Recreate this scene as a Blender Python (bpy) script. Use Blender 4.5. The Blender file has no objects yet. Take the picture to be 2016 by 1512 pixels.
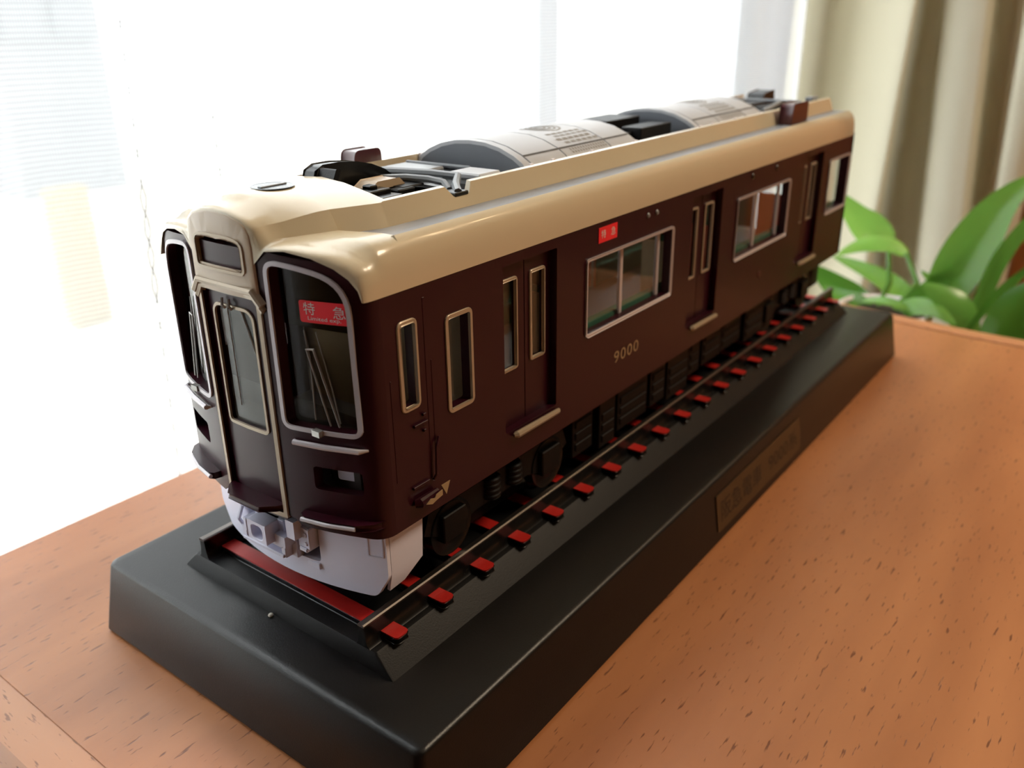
import bpy, bmesh, math, random
from mathutils import Vector, Matrix
random.seed(7)
S = 0.01                       # all numbers below are centimetres
scn = bpy.context.scene
COL = scn.collection
PI = math.pi

# ------------------------------------------------------------------ camera
cam_d = bpy.data.cameras.new('camera'); cam = bpy.data.objects.new('camera', cam_d); COL.objects.link(cam)
right = Vector((0.60078618, -0.79928673, -0.01402457)); up = Vector((0.31854373, 0.22326993, 0.92123853)); fwd = Vector((0.73320247, 0.55793482, -0.38874527))
mw = Matrix((right, up, -fwd)).transposed().to_4x4(); mw.translation = Vector((-27.6946, -16.0556, 14.2595)) * S
cam.matrix_world = mw
cam_d.sensor_fit = 'HORIZONTAL'; cam_d.sensor_width = 36.0; cam_d.lens = 1705.44 / 2016 * 36
cam_d.clip_start = 0.005; cam_d.clip_end = 100
cam_d.dof.use_dof = True; cam_d.dof.focus_distance = 0.205; cam_d.dof.aperture_fstop = 16.0
scn.camera = cam

# ------------------------------------------------------------------ daylight, lamps, exposure
w = bpy.data.worlds.new('world'); scn.world = w; w.use_nodes = True
bg = w.node_tree.nodes['Background']; bg.inputs[0].default_value = (0.96, 0.98, 1.0, 1); bg.inputs[1].default_value = 6.4
scn.view_settings.view_transform = 'Standard'; scn.view_settings.look = 'None'
scn.view_settings.gamma = 1; scn.view_settings.use_curve_mapping = False
scn.view_settings.exposure = 0.0
LAMPS = [(118, -52, 128), (126, -66, 126), (136, -50, 128)]
FILL_LAMP = (70, -105, 155); FILL_W = 27.0  # added fill that brightens the near side

def lin(c):
    return tuple(((v / 255) / 12.92 if v / 255 <= 0.04045 else ((v / 255 + 0.055) / 1.055) ** 2.4) for v in c) + (1,)

# ------------------------------------------------------------------ materials
MATS = {}
def mat(name, rgb, rough=0.5, metal=0.0, coat=0.0, spec=0.5, bump=0.0, bscale=900.0, vary=0.0, vscale=60.0, trans=0.0, rgb_is_linear=False):
    if name in MATS: return MATS[name]
    m = bpy.data.materials.new(name); m.use_nodes = True; nt = m.node_tree; b = nt.nodes['Principled BSDF']
    c = tuple(rgb) + (1,) if rgb_is_linear else lin(rgb)
    b.inputs['Base Color'].default_value = c; b.inputs['Roughness'].default_value = rough; b.inputs['Metallic'].default_value = metal
    b.inputs['Coat Weight'].default_value = coat; b.inputs['Coat Roughness'].default_value = 0.06; b.inputs['Specular IOR Level'].default_value = spec
    tc = nt.nodes.new('ShaderNodeTexCoord')
    n = nt.nodes.new('ShaderNodeTexNoise'); n.inputs['Scale'].default_value = vscale; n.inputs['Detail'].default_value = 4
    nt.links.new(tc.outputs['Object'], n.inputs['Vector'])
    if vary > 0:
        mx = nt.nodes.new('ShaderNodeMix'); mx.data_type = 'RGBA'
        mx.inputs['A'].default_value = tuple(v * (1 - vary) for v in c[:3]) + (1,); mx.inputs['B'].default_value = tuple(min(1, v * (1 + vary)) for v in c[:3]) + (1,)
        nt.links.new(n.outputs['Fac'], mx.inputs['Factor']); nt.links.new(mx.outputs['Result'], b.inputs['Base Color'])
    if bump > 0:
        n2 = nt.nodes.new('ShaderNodeTexNoise'); n2.inputs['Scale'].default_value = bscale; n2.inputs['Detail'].default_value = 2
        nt.links.new(tc.outputs['Object'], n2.inputs['Vector'])
        bp = nt.nodes.new('ShaderNodeBump'); bp.inputs['Strength'].default_value = bump; bp.inputs['Distance'].default_value = 0.0004
        nt.links.new(n2.outputs['Fac'], bp.inputs['Height']); nt.links.new(bp.outputs['Normal'], b.inputs['Normal'])
    MATS[name] = m; return m

MAROON = mat('maroon_lacquer', (46, 9, 22), 0.34, coat=0.08, spec=0.26, vary=0.06)
CREAM = mat('cream_lacquer', (212, 198, 168), 0.25, coat=0.35, vary=0.03)
VISOR = mat('tan_and_shaded_cream', (190, 168, 140), 0.35, coat=0.2, vary=0.03)  # visor's cream painted darker for its shade; also the shoe's own tan
BLACK = mat('black_plastic', (10, 10, 11), 0.5, spec=0.25, bump=0.12, bscale=2600, vary=0.1)
BLACKG = mat('glossy_black_plastic', (11, 11, 12), 0.25, spec=0.4, vary=0.1)
PLINTH = mat('grained_black_plastic', (11, 10, 10), 0.35, spec=0.36, bump=0.10, bscale=2400, vary=0.08)
RED = mat('red_paint', (176, 32, 26), 0.4, vary=0.1)
SIGNRED = mat('red_sign_print', (246, 40, 54), 0.4)
SILVER = mat('silver_paint', (196, 190, 194), 0.35, metal=0.25, vary=0.05)
GOLD = mat('champagne_trim', (172, 156, 134), 0.35, metal=0.25, vary=0.05)
STEEL = mat('worn_steel', (92, 86, 82), 0.34, metal=0.9, vary=0.15)
GREY = mat('grey_plastic', (128, 132, 136), 0.38, vary=0.05)
ACGREY = mat('pale_grey_plastic', (184, 186, 190), 0.45, vary=0.04)
ACDARK = mat('slate_grey_plastic', (112, 116, 124), 0.5, vary=0.05)
SLOT = mat('seam_shade_grey', (70, 66, 62), 0.6)  # shade of the seam grooves, painted as flat strips
VENT = mat('vent_shade_grey', (132, 126, 116), 0.6)  # shade inside the vents, painted as flat patches on the cooler
WHITE = mat('white_enamel', (232, 234, 255), 0.35, vary=0.03)
LAVG = mat('pale_lavender_plastic', (214, 215, 234), 0.45, vary=0.04)
PRINTW = mat('white_print', (226, 214, 212), 0.5)
PRINTC = mat('cream_print', (160, 136, 102), 0.5)
BAND = mat('black_glass_print', (10, 12, 12), 0.22)
BRASS = mat('dull_brass', (78, 57, 32), 0.5, metal=0.2, vary=0.15)
BROWN = mat('dark_engraving', (34, 22, 14), 0.6)
SEATG = mat('green_seat', (28, 92, 70), 0.8)
BEIGE = mat('beige_interior', (168, 140, 104), 0.6)
ORANGE = mat('orange_interior', (214, 92, 58), 0.6)
GREYIN = mat('grey_interior', (120, 118, 116), 0.6)
CABDARK = mat('dark_cab_interior', (44, 36, 34), 0.6, vary=0.2)
MARK = mat('maroon_plastic', (72, 26, 30), 0.3, coat=0.3)
POT = mat('white_ceramic', (214, 206, 204), 0.35, vary=0.03)
SOIL = mat('dark_soil', (50, 38, 28), 0.9, vary=0.4, vscale=300)
STONE = mat('pale_stone', (196, 190, 178), 0.6)
WALL = mat('cream_wallpaper', (170, 150, 122), 0.85, vary=0.03, vscale=8)
CEIL = mat('white_ceiling', (224, 216, 200), 0.9, vary=0.02, vscale=5)
FRAMEM = mat('aluminium_frame', (186, 190, 198), 0.4, metal=0.6)
PLASTER = mat('grey_render', (104, 105, 108), 0.9, vary=0.08, vscale=3)
YELLOW = mat('pale_yellow_render', (128, 110, 56), 0.9)
PAVE = mat('pale_concrete', (200, 198, 190), 0.9, vary=0.08, vscale=4)

def thin_glass(name, tint=(0.96, 0.97, 0.96), refl=0.9, clear=0.0):
    m = bpy.data.materials.new(name); m.use_nodes = True; nt = m.node_tree; nt.nodes.clear()
    o = nt.nodes.new('ShaderNodeOutputMaterial'); t = nt.nodes.new('ShaderNodeBsdfTransparent'); t.inputs[0].default_value = tint + (1,)
    g = nt.nodes.new('ShaderNodeBsdfGlossy'); g.inputs['Roughness'].default_value = 0.03; g.inputs[0].default_value = (refl,) * 3 + (1,)
    lw = nt.nodes.new('ShaderNodeLayerWeight'); lw.inputs['Blend'].default_value = 0.5
    pw = nt.nodes.new('ShaderNodeMath'); pw.operation = 'POWER'; pw.inputs[1].default_value = 5.0; nt.links.new(lw.outputs['Facing'], pw.inputs[0])
    f = nt.nodes.new('ShaderNodeMath'); f.operation = 'MULTIPLY_ADD'; f.inputs[1].default_value = 0.92; f.inputs[2].default_value = 0.035; nt.links.new(pw.outputs[0], f.inputs[0])
    x = nt.nodes.new('ShaderNodeMixShader'); nt.links.new(f.outputs[0], x.inputs[0]); nt.links.new(t.outputs[0], x.inputs[1]); nt.links.new(g.outputs[0], x.inputs[2])
    nt.links.new(x.outputs[0], o.inputs[0]); return m
GLASS = thin_glass('clear_plastic_glazing'); CABGLASS = thin_glass('smoky_clear_glazing', (0.72, 0.72, 0.70)); WINGLASS = thin_glass('window_glass')
CLEARP = mat('clear_moulded_plastic', (170, 168, 164), 0.15, metal=0.35)

def wood(name, axis='X', base=(172, 112, 72), dark=(104, 58, 32), light=(190, 130, 88), rough=0.34):
    m = bpy.data.materials.new(name); m.use_nodes = True; nt = m.node_tree; b = nt.nodes['Principled BSDF']
    L = nt.links.new
    tc = nt.nodes.new('ShaderNodeTexCoord')
    def noise(sx, sy, sz, scale, det=3):
        mp = nt.nodes.new('ShaderNodeMapping'); mp.inputs['Scale'].default_value = (sx, sy, sz); L(tc.outputs['Object'], mp.inputs['Vector'])
        n = nt.nodes.new('ShaderNodeTexNoise'); n.inputs['Scale'].default_value = scale; n.inputs['Detail'].default_value = det
        L(mp.outputs[0], n.inputs['Vector']); return n
    k = (1, 6, 6) if axis == 'X' else (6, 1, 6) if axis == 'Y' else (6, 6, 1)
    fig = noise(*k, 9, 4)
    pore = noise(*(tuple(1 if v == 1 else 6 for v in k)), 150, 2)
    ramp = nt.nodes.new('ShaderNodeValToRGB'); ramp.color_ramp.elements[0].position = 0.30; ramp.color_ramp.elements[1].position = 0.72
    ramp.color_ramp.elements[0].color = lin(base); ramp.color_ramp.elements[1].color = lin(light); L(fig.outputs['Fac'], ramp.inputs['Fac'])
    pr = nt.nodes.new('ShaderNodeValToRGB'); pr.color_ramp.elements[0].position = 0.635; pr.color_ramp.elements[1].position = 0.70
    pr.color_ramp.elements[0].color = (0, 0, 0, 1); pr.color_ramp.elements[1].color = (0.85, 0.85, 0.85, 1); L(pore.outputs['Fac'], pr.inputs['Fac'])
    mx = nt.nodes.new('ShaderNodeMix'); mx.data_type = 'RGBA'; mx.inputs['B'].default_value = lin(dark)
    L(pr.outputs['Color'], mx.inputs['Factor']); L(ramp.outputs['Color'], mx.inputs['A']); L(mx.outputs['Result'], b.inputs['Base Color'])
    b.inputs['Roughness'].default_value = rough; b.inputs['Specular IOR Level'].default_value = 0.45
    bp = nt.nodes.new('ShaderNodeBump'); bp.invert = True; bp.inputs['Strength'].default_value = 0.25; bp.inputs['Distance'].default_value = 0.0003
    L(pr.outputs['Color'], bp.inputs['Height']); L(bp.outputs['Normal'], b.inputs['Normal'])
    return m
WOOD = wood('beech_veneer', base=(163, 105, 66), light=(184, 123, 79)); WOODY = wood('beech_edge', 'Y', (180, 122, 82), (124, 76, 46), (192, 134, 92)); WOODZ = wood('orange_cabinet_wood', 'Z', (186, 106, 54), (120, 64, 30), (204, 126, 70))
FLOORW = wood('floor_wood', 'X', (104, 66, 42), (60, 36, 22), (122, 80, 52))

def fabric(name, rgb, transl=0.4, transp=0.0, weave=None):
    m = bpy.data.materials.new(name); m.use_nodes = True; nt = m.node_tree; nt.nodes.clear(); L = nt.links.new
    o = nt.nodes.new('ShaderNodeOutputMaterial'); d = nt.nodes.new('ShaderNodeBsdfDiffuse'); t = nt.nodes.new('ShaderNodeBsdfTranslucent')
    d.inputs[0].default_value = lin(rgb); t.inputs[0].default_value = lin(rgb)
    x = nt.nodes.new('ShaderNodeMixShader'); x.inputs[0].default_value = transl; L(d.outputs[0], x.inputs[1]); L(t.outputs[0], x.inputs[2])
    out = x
    if transp > 0:
        tr = nt.nodes.new('ShaderNodeBsdfTransparent'); y = nt.nodes.new('ShaderNodeMixShader'); L(x.outputs[0], y.inputs[1]); L(tr.outputs[0], y.inputs[2])
        if weave:
            tc = nt.nodes.new('ShaderNodeTexCoord')
            wv = nt.nodes.new('ShaderNodeTexWave'); wv.wave_type = 'BANDS'; wv.bands_direction = 'Z'; wv.inputs['Scale'].default_value = weave; wv.inputs['Distortion'].default_value = 0.6; wv.inputs['Detail'].default_value = 1
            wx = nt.nodes.new('ShaderNodeTexWave'); wx.wave_type = 'BANDS'; wx.bands_direction = 'X'; wx.inputs['Scale'].default_value = weave * 2.1; wx.inputs['Distortion'].default_value = 0.6
            L(tc.outputs['Object'], wv.inputs['Vector']); L(tc.outputs['Object'], wx.inputs['Vector'])
            mu = nt.nodes.new('ShaderNodeMath'); mu.operation = 'MULTIPLY'; L(wv.outputs['Fac'], mu.inputs[0]); L(wx.outputs['Fac'], mu.inputs[1])
            mr = nt.nodes.new('ShaderNodeMapRange'); mr.inputs['To Min'].default_value = transp * 1.2; mr.inputs['To Max'].default_value = transp * 0.55
            L(mu.outputs[0], mr.inputs['Value']); L(mr.outputs[0], y.inputs[0])
        else: y.inputs[0].default_value = transp
        out = y
    L(out.outputs[0], o.inputs[0]); return m
LACE = fabric('white_lace', (206, 210, 216), 0.55, 0.45, weave=170.0)
SEAM = fabric('white_thread', (186, 190, 194), 0.3)
DRAPE = fabric('linen_drape', (226, 222, 200), 0.25)

def leafmat():
    m = bpy.data.materials.new('green_leaf'); m.use_nodes = True; nt = m.node_tree; b = nt.nodes['Principled BSDF']; L = nt.links.new
    oi = nt.nodes.new('ShaderNodeObjectInfo'); r = nt.nodes.new('ShaderNodeValToRGB')
    r.color_ramp.elements[0].color = lin((82, 134, 46)); r.color_ramp.elements[1].color = lin((146, 200, 92)); L(oi.outputs['Random'], r.inputs['Fac'])
    tc = nt.nodes.new('ShaderNodeTexCoord'); n = nt.nodes.new('ShaderNodeTexNoise'); n.inputs['Scale'].default_value = 40; L(tc.outputs['Object'], n.inputs['Vector'])
    mx = nt.nodes.new('ShaderNodeMix'); mx.data_type = 'RGBA'; mx.blend_type = 'MULTIPLY'; mx.inputs['Factor'].default_value = 0.35
    L(r.outputs['Color'], mx.inputs['A']); L(n.outputs['Color'], mx.inputs['B']); L(mx.outputs['Result'], b.inputs['Base Color'])
    b.inputs['Roughness'].default_value = 0.24
    t = nt.nodes.new('ShaderNodeBsdfTranslucent'); L(r.outputs['Color'], t.inputs[0]); x = nt.nodes.new('ShaderNodeMixShader'); x.inputs[0].default_value = 0.4
    L(b.outputs[0], x.inputs[1]); L(t.outputs[0], x.inputs[2]); L(x.outputs[0], nt.nodes['Material Output'].inputs[0]); return m
LEAF = leafmat()
def emit(name, rgb, s):
    m = bpy.data.materials.new(name); m.use_nodes = True; nt = m.node_tree; nt.nodes.clear(); o = nt.nodes.new('ShaderNodeOutputMaterial'); e = nt.nodes.new('ShaderNodeEmission')
    e.inputs[0].default_value = rgb + (1,); e.inputs[1].default_value = s; nt.links.new(e.outputs[0], o.inputs[0]); return m
BULB = emit('warm_bulb', (1.0, 0.72, 0.40), 60.0)

# ------------------------------------------------------------------ mesh helpers
WPOS = {}
class MB:
    def __init__(s): s.bm = bmesh.new()
    def poly(s, co, mi=0):
        f = s.bm.faces.new([s.bm.verts.new(c) for c in co]); f.material_index = mi; return f
    def grid(s, rows, close_u=False, close_v=False, mi=0):
        vs = [[s.bm.verts.new(c) for c in r] for r in rows]; n = len(vs); k = len(vs[0])
        for i in range(n if close_v else n - 1):
            for j in range(k if close_u else k - 1):
                q = [vs[i][j], vs[i][(j + 1) % k], vs[(i + 1) % n][(j + 1) % k], vs[(i + 1) % n][j]]
                try: f = s.bm.faces.new(q); f.material_index = mi
                except ValueError: pass
        return vs
    def box(s, x0, x1, y0, y1, z0, z1, mi=0, taper=0.0):
        t = taper
        b = [(x0, y0, z0), (x1, y0, z0), (x1, y1, z0), (x0, y1, z0)]; a = [(x0 + t, y0 + t, z1), (x1 - t, y0 + t, z1), (x1 - t, y1 - t, z1), (x0 + t, y1 - t, z1)]
        V = [s.bm.verts.new(c) for c in b + a]
        for q in ((0, 3, 2, 1), (4, 5, 6, 7), (0, 1, 5, 4), (1, 2, 6, 5), (2, 3, 7, 6), (3, 0, 4, 7)):
            f = s.bm.faces.new([V[i] for i in q]); f.material_index = mi
        return s
    def tube(s, pts, r, n=8, caps=True, mi=0):
        pts = [Vector(p) for p in pts]; rows = []; prev = None
        for i, p in enumerate(pts):
            t = (pts[min(i + 1, len(pts) - 1)] - pts[max(i - 1, 0)]).normalized()
            a = t.cross(Vector((0, 0, 1))) if prev is None else prev - t * prev.dot(t)
            if a.length < 1e-4: a = t.cross(Vector((1, 0, 0)))
            a.normalize(); prev = a; b = t.cross(a); rr = r[i] if isinstance(r, (list, tuple)) else r
            rows.append([p + (a * math.cos(2 * PI * k / n) + b * math.sin(2 * PI * k / n)) * rr for k in range(n)])
        vs = s.grid(rows, close_u=True, mi=mi)
        if caps:
            for v in (vs[0], vs[-1]):
                f = s.bm.faces.new(v); f.material_index = mi
        return s
    def prism(s, poly, f0, f1, mi=0):       # poly: 2D points; f0/f1 map a 2D point to 3D for the two ends
        A = [s.bm.verts.new(f0(*p)) for p in poly]; B = [s.bm.verts.new(f1(*p)) for p in poly]; n = len(poly)
        for f in [A, B[::-1]] + [[A[i], A[(i + 1) % n], B[(i + 1) % n], B[i]] for i in range(n)]:
            q = s.bm.faces.new(f); q.material_index = mi
        return s
    def lathe(s, prof, c, n=24, axis='Z', mi=0):
        rows = []
        for r, h in prof:
            ring = []
            for k in range(n):
                a = 2 * PI * k / n; u, v = r * math.cos(a), r * math.sin(a)
                ring.append((c[0] + u, c[1] + v, c[2] + h) if axis == 'Z' else (c[0] + u, c[1] + h, c[2] + v) if axis == 'Y' else (c[0] + h, c[1] + u, c[2] + v))
            rows.append(ring)
        vs = s.grid(rows, close_u=True, mi=mi)
        for v, p in ((vs[0], prof[0]), (vs[-1], prof[-1])):
            if p[0] > 1e-6: f = s.bm.faces.new(v); f.material_index = mi
        return s
    def plate(s, outer, holes, fmap, thick, cuts=(), mi=0):  # plate with holes: fmap(u, v, depth) -> 3D
        b2 = bmesh.new(); es = []
        for loop in [outer] + list(holes):
            vs = [b2.verts.new((p[0], p[1], 0)) for p in loop]
            es += [b2.edges.new((vs[i], vs[(i + 1) % len(vs)])) for i in range(len(vs))]
        bmesh.ops.triangle_fill(b2, use_beauty=True, use_dissolve=False, edges=es)
        for c in cuts:
            bmesh.ops.bisect_plane(b2, geom=b2.verts[:] + b2.edges[:] + b2.faces[:], plane_co=(c, 0, 0), plane_no=(1, 0, 0), dist=1e-6)
        b2.verts.index_update()
        A = [s.bm.verts.new(fmap(v.co.x, v.co.y, 0)) for v in b2.verts]; B = [s.bm.verts.new(fmap(v.co.x, v.co.y, thick)) for v in b2.verts]
        for f in b2.faces:
            ix = [v.index for v in f.verts]
            for L in ([A[i] for i in ix], [B[i] for i in reversed(ix)]):
                q = s.bm.faces.new(L); q.material_index = mi
        for e in b2.edges:
            if len(e.link_faces) == 1:
                i, j = e.verts[0].index, e.verts[1].index
                q = s.bm.faces.new([A[i], A[j], B[j], B[i]]); q.material_index = mi
        b2.free(); return s
    def bevel(s, w, seg=2, ang=35):
        s.bm.normal_update()
        es = [e for e in s.bm.edges if len(e.link_faces) == 2 and e.calc_face_angle(0) > math.radians(ang)]
        bmesh.ops.bevel(s.bm, geom=es, offset=w, segments=seg, affect='EDGES', profile=0.5, clamp_overlap=True); return s
    def mirror_y(s):
        bmesh.ops.scale(s.bm, vec=(1, -1, 1), verts=s.bm.verts); bmesh.ops.reverse_faces(s.bm, faces=s.bm.faces); return s
    def build(s, name, m, parent=None, smooth=35, recalc=True, origin=None):
        bm = s.bm
        if recalc: bmesh.ops.recalc_face_normals(bm, faces=bm.faces)
        xs = [v.co for v in bm.verts]
        lo = Vector((min(v.x for v in xs), min(v.y for v in xs), min(v.z for v in xs))); hi = Vector((max(v.x for v in xs), max(v.y for v in xs), max(v.z for v in xs)))
        c = Vector(origin) if origin else Vector(((lo.x + hi.x) / 2, (lo.y + hi.y) / 2, lo.z))
        for v in bm.verts: v.co = (v.co - c) * S
        for f in bm.faces: f.smooth = True
        for e in bm.edges:
            lim = smooth(((e.verts[0].co + e.verts[1].co) / 2) / S + c) if callable(smooth) else smooth
            if len(e.link_faces) == 2 and e.calc_face_angle(0) > math.radians(lim): e.smooth = False
        me = bpy.data.meshes.new(name); bm.to_mesh(me); bm.free()
        for k in (m if isinstance(m, (list, tuple)) else [m]): me.materials.append(k)
        o = bpy.data.objects.new(name, me); COL.objects.link(o); WPOS[o.name] = c
        if parent: o.parent = parent; o.location = (c - WPOS[parent.name]) * S
        else: o.location = c * S
        return o
def thing(name, label, cat, loc=(0, 0, 0), group=None):
    o = bpy.data.objects.new(name, None); COL.objects.link(o); o.location = Vector(loc) * S; o.empty_display_size = 0.02
    o['label'] = label; o['category'] = cat; WPOS[o.name] = Vector(loc)
    if group: o['group'] = group
    return o
def tag(o, label, cat): o['label'] = label; o['category'] = cat; return o
def lab(o, label): o['label'] = label; return o
def struct(o): o['kind'] = 'structure'; return o
def dup(o, d, parent):           # copy of a part (mesh shared), moved by d
    c = o.copy(); COL.objects.link(c); c.parent = parent; c.location = o.location + Vector(d) * S; WPOS[c.name] = WPOS[o.name] + Vector(d); return c
def rr(u0, u1, v0, v1, r, n=5):
    rs = r if isinstance(r, (tuple, list)) else (r,) * 4
    P = []
    for (cx, cy, a0, rad) in ((u1, v0, -90, rs[0]), (u1, v1, 0, rs[1]), (u0, v1, 90, rs[2]), (u0, v0, 180, rs[3])):
        ox = cx + (-rad if cx == u1 else rad); oy = cy + (-rad if cy == v1 else rad)
        for k in range(n + 1):
            a = math.radians(a0 + 90 * k / n); P.append((ox + rad * math.cos(a), oy + rad * math.sin(a)))
    return P
def rpoly(pts, rad, n=5):           # polygon with rounded corners
    P = []; N = len(pts)
    for i in range(N):
        p = Vector(pts[i]); a = (Vector(pts[i - 1]) - p); b = (Vector(pts[(i + 1) % N]) - p); r = rad[i] if isinstance(rad, (list, tuple)) else rad
        if r <= 0: P.append(tuple(p)); continue
        a.normalize(); b.normalize(); A = p + a * r; B = p + b * r
        for k in range(n + 1):
            t = k / n; q = A * (1 - t) ** 2 + p * 2 * t * (1 - t) + B * t * t; P.append((q.x, q.y))
    return P
def inset(loop, d):
    N = len(loop); P = []; ar = sum(loop[i][0] * loop[(i + 1) % N][1] - loop[(i + 1) % N][0] * loop[i][1] for i in range(N)); sg = 1 if ar > 0 else -1
    for i in range(N):
        p = Vector(loop[i]); a = Vector(loop[i - 1]); b = Vector(loop[(i + 1) % N])
        t = (b - a)
        if t.length < 1e-9: P.append(tuple(p)); continue
        t.normalize(); P.append((p.x - t.y * d * sg, p.y + t.x * d * sg))
    return P
def flip(loop): return [(-u, v) for u, v in loop][::-1]
def text_tris(body, size, w=None, h=None, spacing=1.0):
    cu = bpy.data.curves.new('txt', 'FONT'); cu.body = body; cu.size = size; cu.space_character = spacing; cu.align_x = 'CENTER'; cu.align_y = 'CENTER'; cu.resolution_u = 3
    o = bpy.data.objects.new('txt', cu); COL.objects.link(o); bpy.context.view_layer.update()
    me = o.evaluated_get(bpy.context.evaluated_depsgraph_get()).to_mesh(); vs = [tuple(v.co) for v in me.vertices]; fs = [tuple(p.vertices) for p in me.polygons]
    bpy.data.objects.remove(o); bpy.data.curves.remove(cu)
    if vs:
        x0, x1 = min(v[0] for v in vs), max(v[0] for v in vs); y0, y1 = min(v[1] for v in vs), max(v[1] for v in vs)
        sx = w / (x1 - x0) if w else 1; sy = h / (y1 - y0) if h else (sx if w else 1)
        vs = [((v[0] - (x0 + x1) / 2) * sx, (v[1] - (y0 + y1) / 2) * sy) for v in vs]
    return vs, fs
def text_mb(mb, body, size, fmap, w=None, h=None, cx=0, cy=0, spacing=1.0):
    vs, fs = text_tris(body, size, w, h, spacing)
    V = [mb.bm.verts.new(fmap(cx + v[0], cy + v[1])) for v in vs]
    for f in fs:
        try: mb.bm.faces.new([V[i] for i in f])
        except ValueError: pass
    return mb

# ================================================================== SETTING (room)
TZ = -2.36; FZ = -75.0; CZ = 165.0
struct(MB().box(-240, 240, -290, 26, FZ - 4, FZ).build('floor', FLOORW))
struct(MB().box(-240, 240, -290, 26, CZ, CZ + 4).build('ceiling', CEIL))
struct(MB().box(-244, -240, -290, 26, FZ, CZ).build('wall_left', mat('dark_panelling', (84, 62, 46), 0.6, vary=0.1)))
struct(MB().box(240, 244, -290, 26, FZ, CZ).build('wall_right', WALL))
struct(MB().box(-240, 240, -294, -290, FZ, CZ).build('wall_front', WALL))
WX0, WX1, WZ0, WZ1 = -54, 76, FZ + 3, 128
struct(MB().plate([(-240, FZ), (240, FZ), (240, CZ), (-240, CZ)], [[(WX0, WZ0), (WX1, WZ0), (WX1, WZ1), (WX0, WZ1)]], lambda u, v, d: (u, 26 + d, v), 6).build('wall_back', WALL))
wf = MB()
wf.plate([(WX0, WZ0), (WX1, WZ0), (WX1, WZ1), (WX0, WZ1)], [[(WX0 + 4, WZ0 + 4), (33, WZ0 + 4), (33, WZ1 - 4), (WX0 + 4, WZ1 - 4)], [(36, WZ0 + 4), (WX1 - 4, WZ0 + 4), (WX1 - 4, WZ1 - 4), (36, WZ1 - 4)]], lambda u, v, d: (u, 27 + d, v), 3)
win = struct(wf.build('window_1', FRAMEM))
MB().box(WX0 + 4, 33, 28.3, 28.6, WZ0 + 4, WZ1 - 4).build('pane', WINGLASS, win)
MB().box(36, WX1 - 4, 28.3, 28.6, WZ0 + 4, WZ1 - 4).build('pane', WINGLASS, win)
# outdoors: ground, a neighbouring house wall and a low garden wall, seen faintly through the lace
tag(MB().box(-900, 1100, 32, 900, FZ - 14, FZ - 10).build('ground', PAVE), 'pale paved ground outside behind the lace curtain', 'ground')
hs = thing('neighbour_house', 'grey house seen faintly through the lace at upper left', 'house', (120, 320, FZ - 10))
MB().box(112, 150, 300, 420, -42, 300).build('wall', PLASTER, hs)
MB().box(104, 158, 294, 424, FZ - 10, -42).build('ground_floor', STONE, hs)
for k in range(2): MB().box(116 + 17 * k, 129 + 17 * k, 298.5, 300.5, 10, 60).build('window', mat('dim_house_window', (88, 90, 94), 0.4), hs)
tag(MB().box(110, 124, 280, 286, FZ - 10, -36).bevel(1).build('garden_gate', YELLOW), 'pale yellow gate seen faintly through the lace at left', 'gate')

# ------------------------------------------------------------------ table
table = thing('wooden_table', 'reddish beech veneer table under the black train display stand', 'table', (2, -30, FZ))
edge = [(-21.1, -75), (22.2, -75), (22.3, -30), (22.9, -18), (23.3, -8.9), (23.9, -4), (24.8, 4), (25.6, 13.0), (-21.1, 13.0)]
MB().prism(edge, lambda u, v: (u, v, TZ - 2.4), lambda u, v: (u, v, TZ)).bevel(0.06, 2, 50).build('tabletop', WOOD, table, origin=(0, 0, TZ))
nose = [(-21.08, TZ - 0.03), (-21.35, TZ - 0.05), (-22.2, TZ - 0.32), (-22.65, TZ - 0.9), (-22.7, TZ - 2.0), (-22.4, TZ - 2.6), (-21.08, TZ - 2.6)]
MB().prism(nose, lambda u, v: (u, -75, v), lambda u, v: (u, 13.0, v)).build('edge_band', WOODY, table, smooth=25)
rows = []
lipc = [(22.3, -75), (22.3, -30), (22.9, -18), (23.3, -8.9), (23.9, -4), (24.8, 4), (25.6, 13.0)]
for (u, v) in lipc:
    rows.append([(u + 0.03, v, TZ - 0.35), (u + 0.30, v, TZ - 0.35), (u + 0.42, v, TZ - 0.03), (u + 0.7, v, TZ + 0.05), (u + 1.5, v, TZ + 0.0), (u + 2.0, v, TZ - 0.25), (u + 2.15, v, TZ - 0.8), (u + 2.1, v, TZ - 2.4), (u + 0.03, v, TZ - 2.4)])
m_ = MB(); vs = m_.grid(rows, close_u=True); m_.bm.faces.new(vs[0]); m_.bm.faces.new(vs[-1])
m_.build('raised_lip', WOODY, table, smooth=50)
for (x, y) in ((-17, 8), (18, 8), (-17, -70), (18, -70)):
    MB().box(x - 2.2, x + 2.2, y - 2.2, y + 2.2, FZ, TZ - 2.4).bevel(0.3).build('leg', WOODY, table)

# ================================================================== DISPLAY STAND
st = thing('display_stand', 'black plastic display stand with rails and red sleepers under the train', 'stand', (0, 0, TZ))
pb = MB()
rows = []
for (z, L, Wd) in ((TZ, 18.22, 6.28), (TZ + 0.10, 18.34, 6.42), (TZ + 0.5, 18.28, 6.36), (-0.13, 18.02, 6.10), (-0.05, 17.98, 6.07), (0.0, 17.88, 5.97)):
    rows.append([(u, v, z) for u, v in rr(-L, L, -Wd, Wd, 0.22, 3)])
vs = pb.grid(rows, close_u=True); pb.bm.faces.new(vs[0]); pb.bm.faces.new(vs[-1])
pb.build('plinth', PLINTH, st, smooth=50)
lb = MB(); rows = []
for (z, L, Wd) in ((0.0, 16.75, 4.10), (0.50, 16.73, 3.60), (0.557, 16.70, 3.54)):
    rows.append([(u, v, z) for u, v in rr(-L, L, -Wd, Wd, 0.06, 2)])
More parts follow.
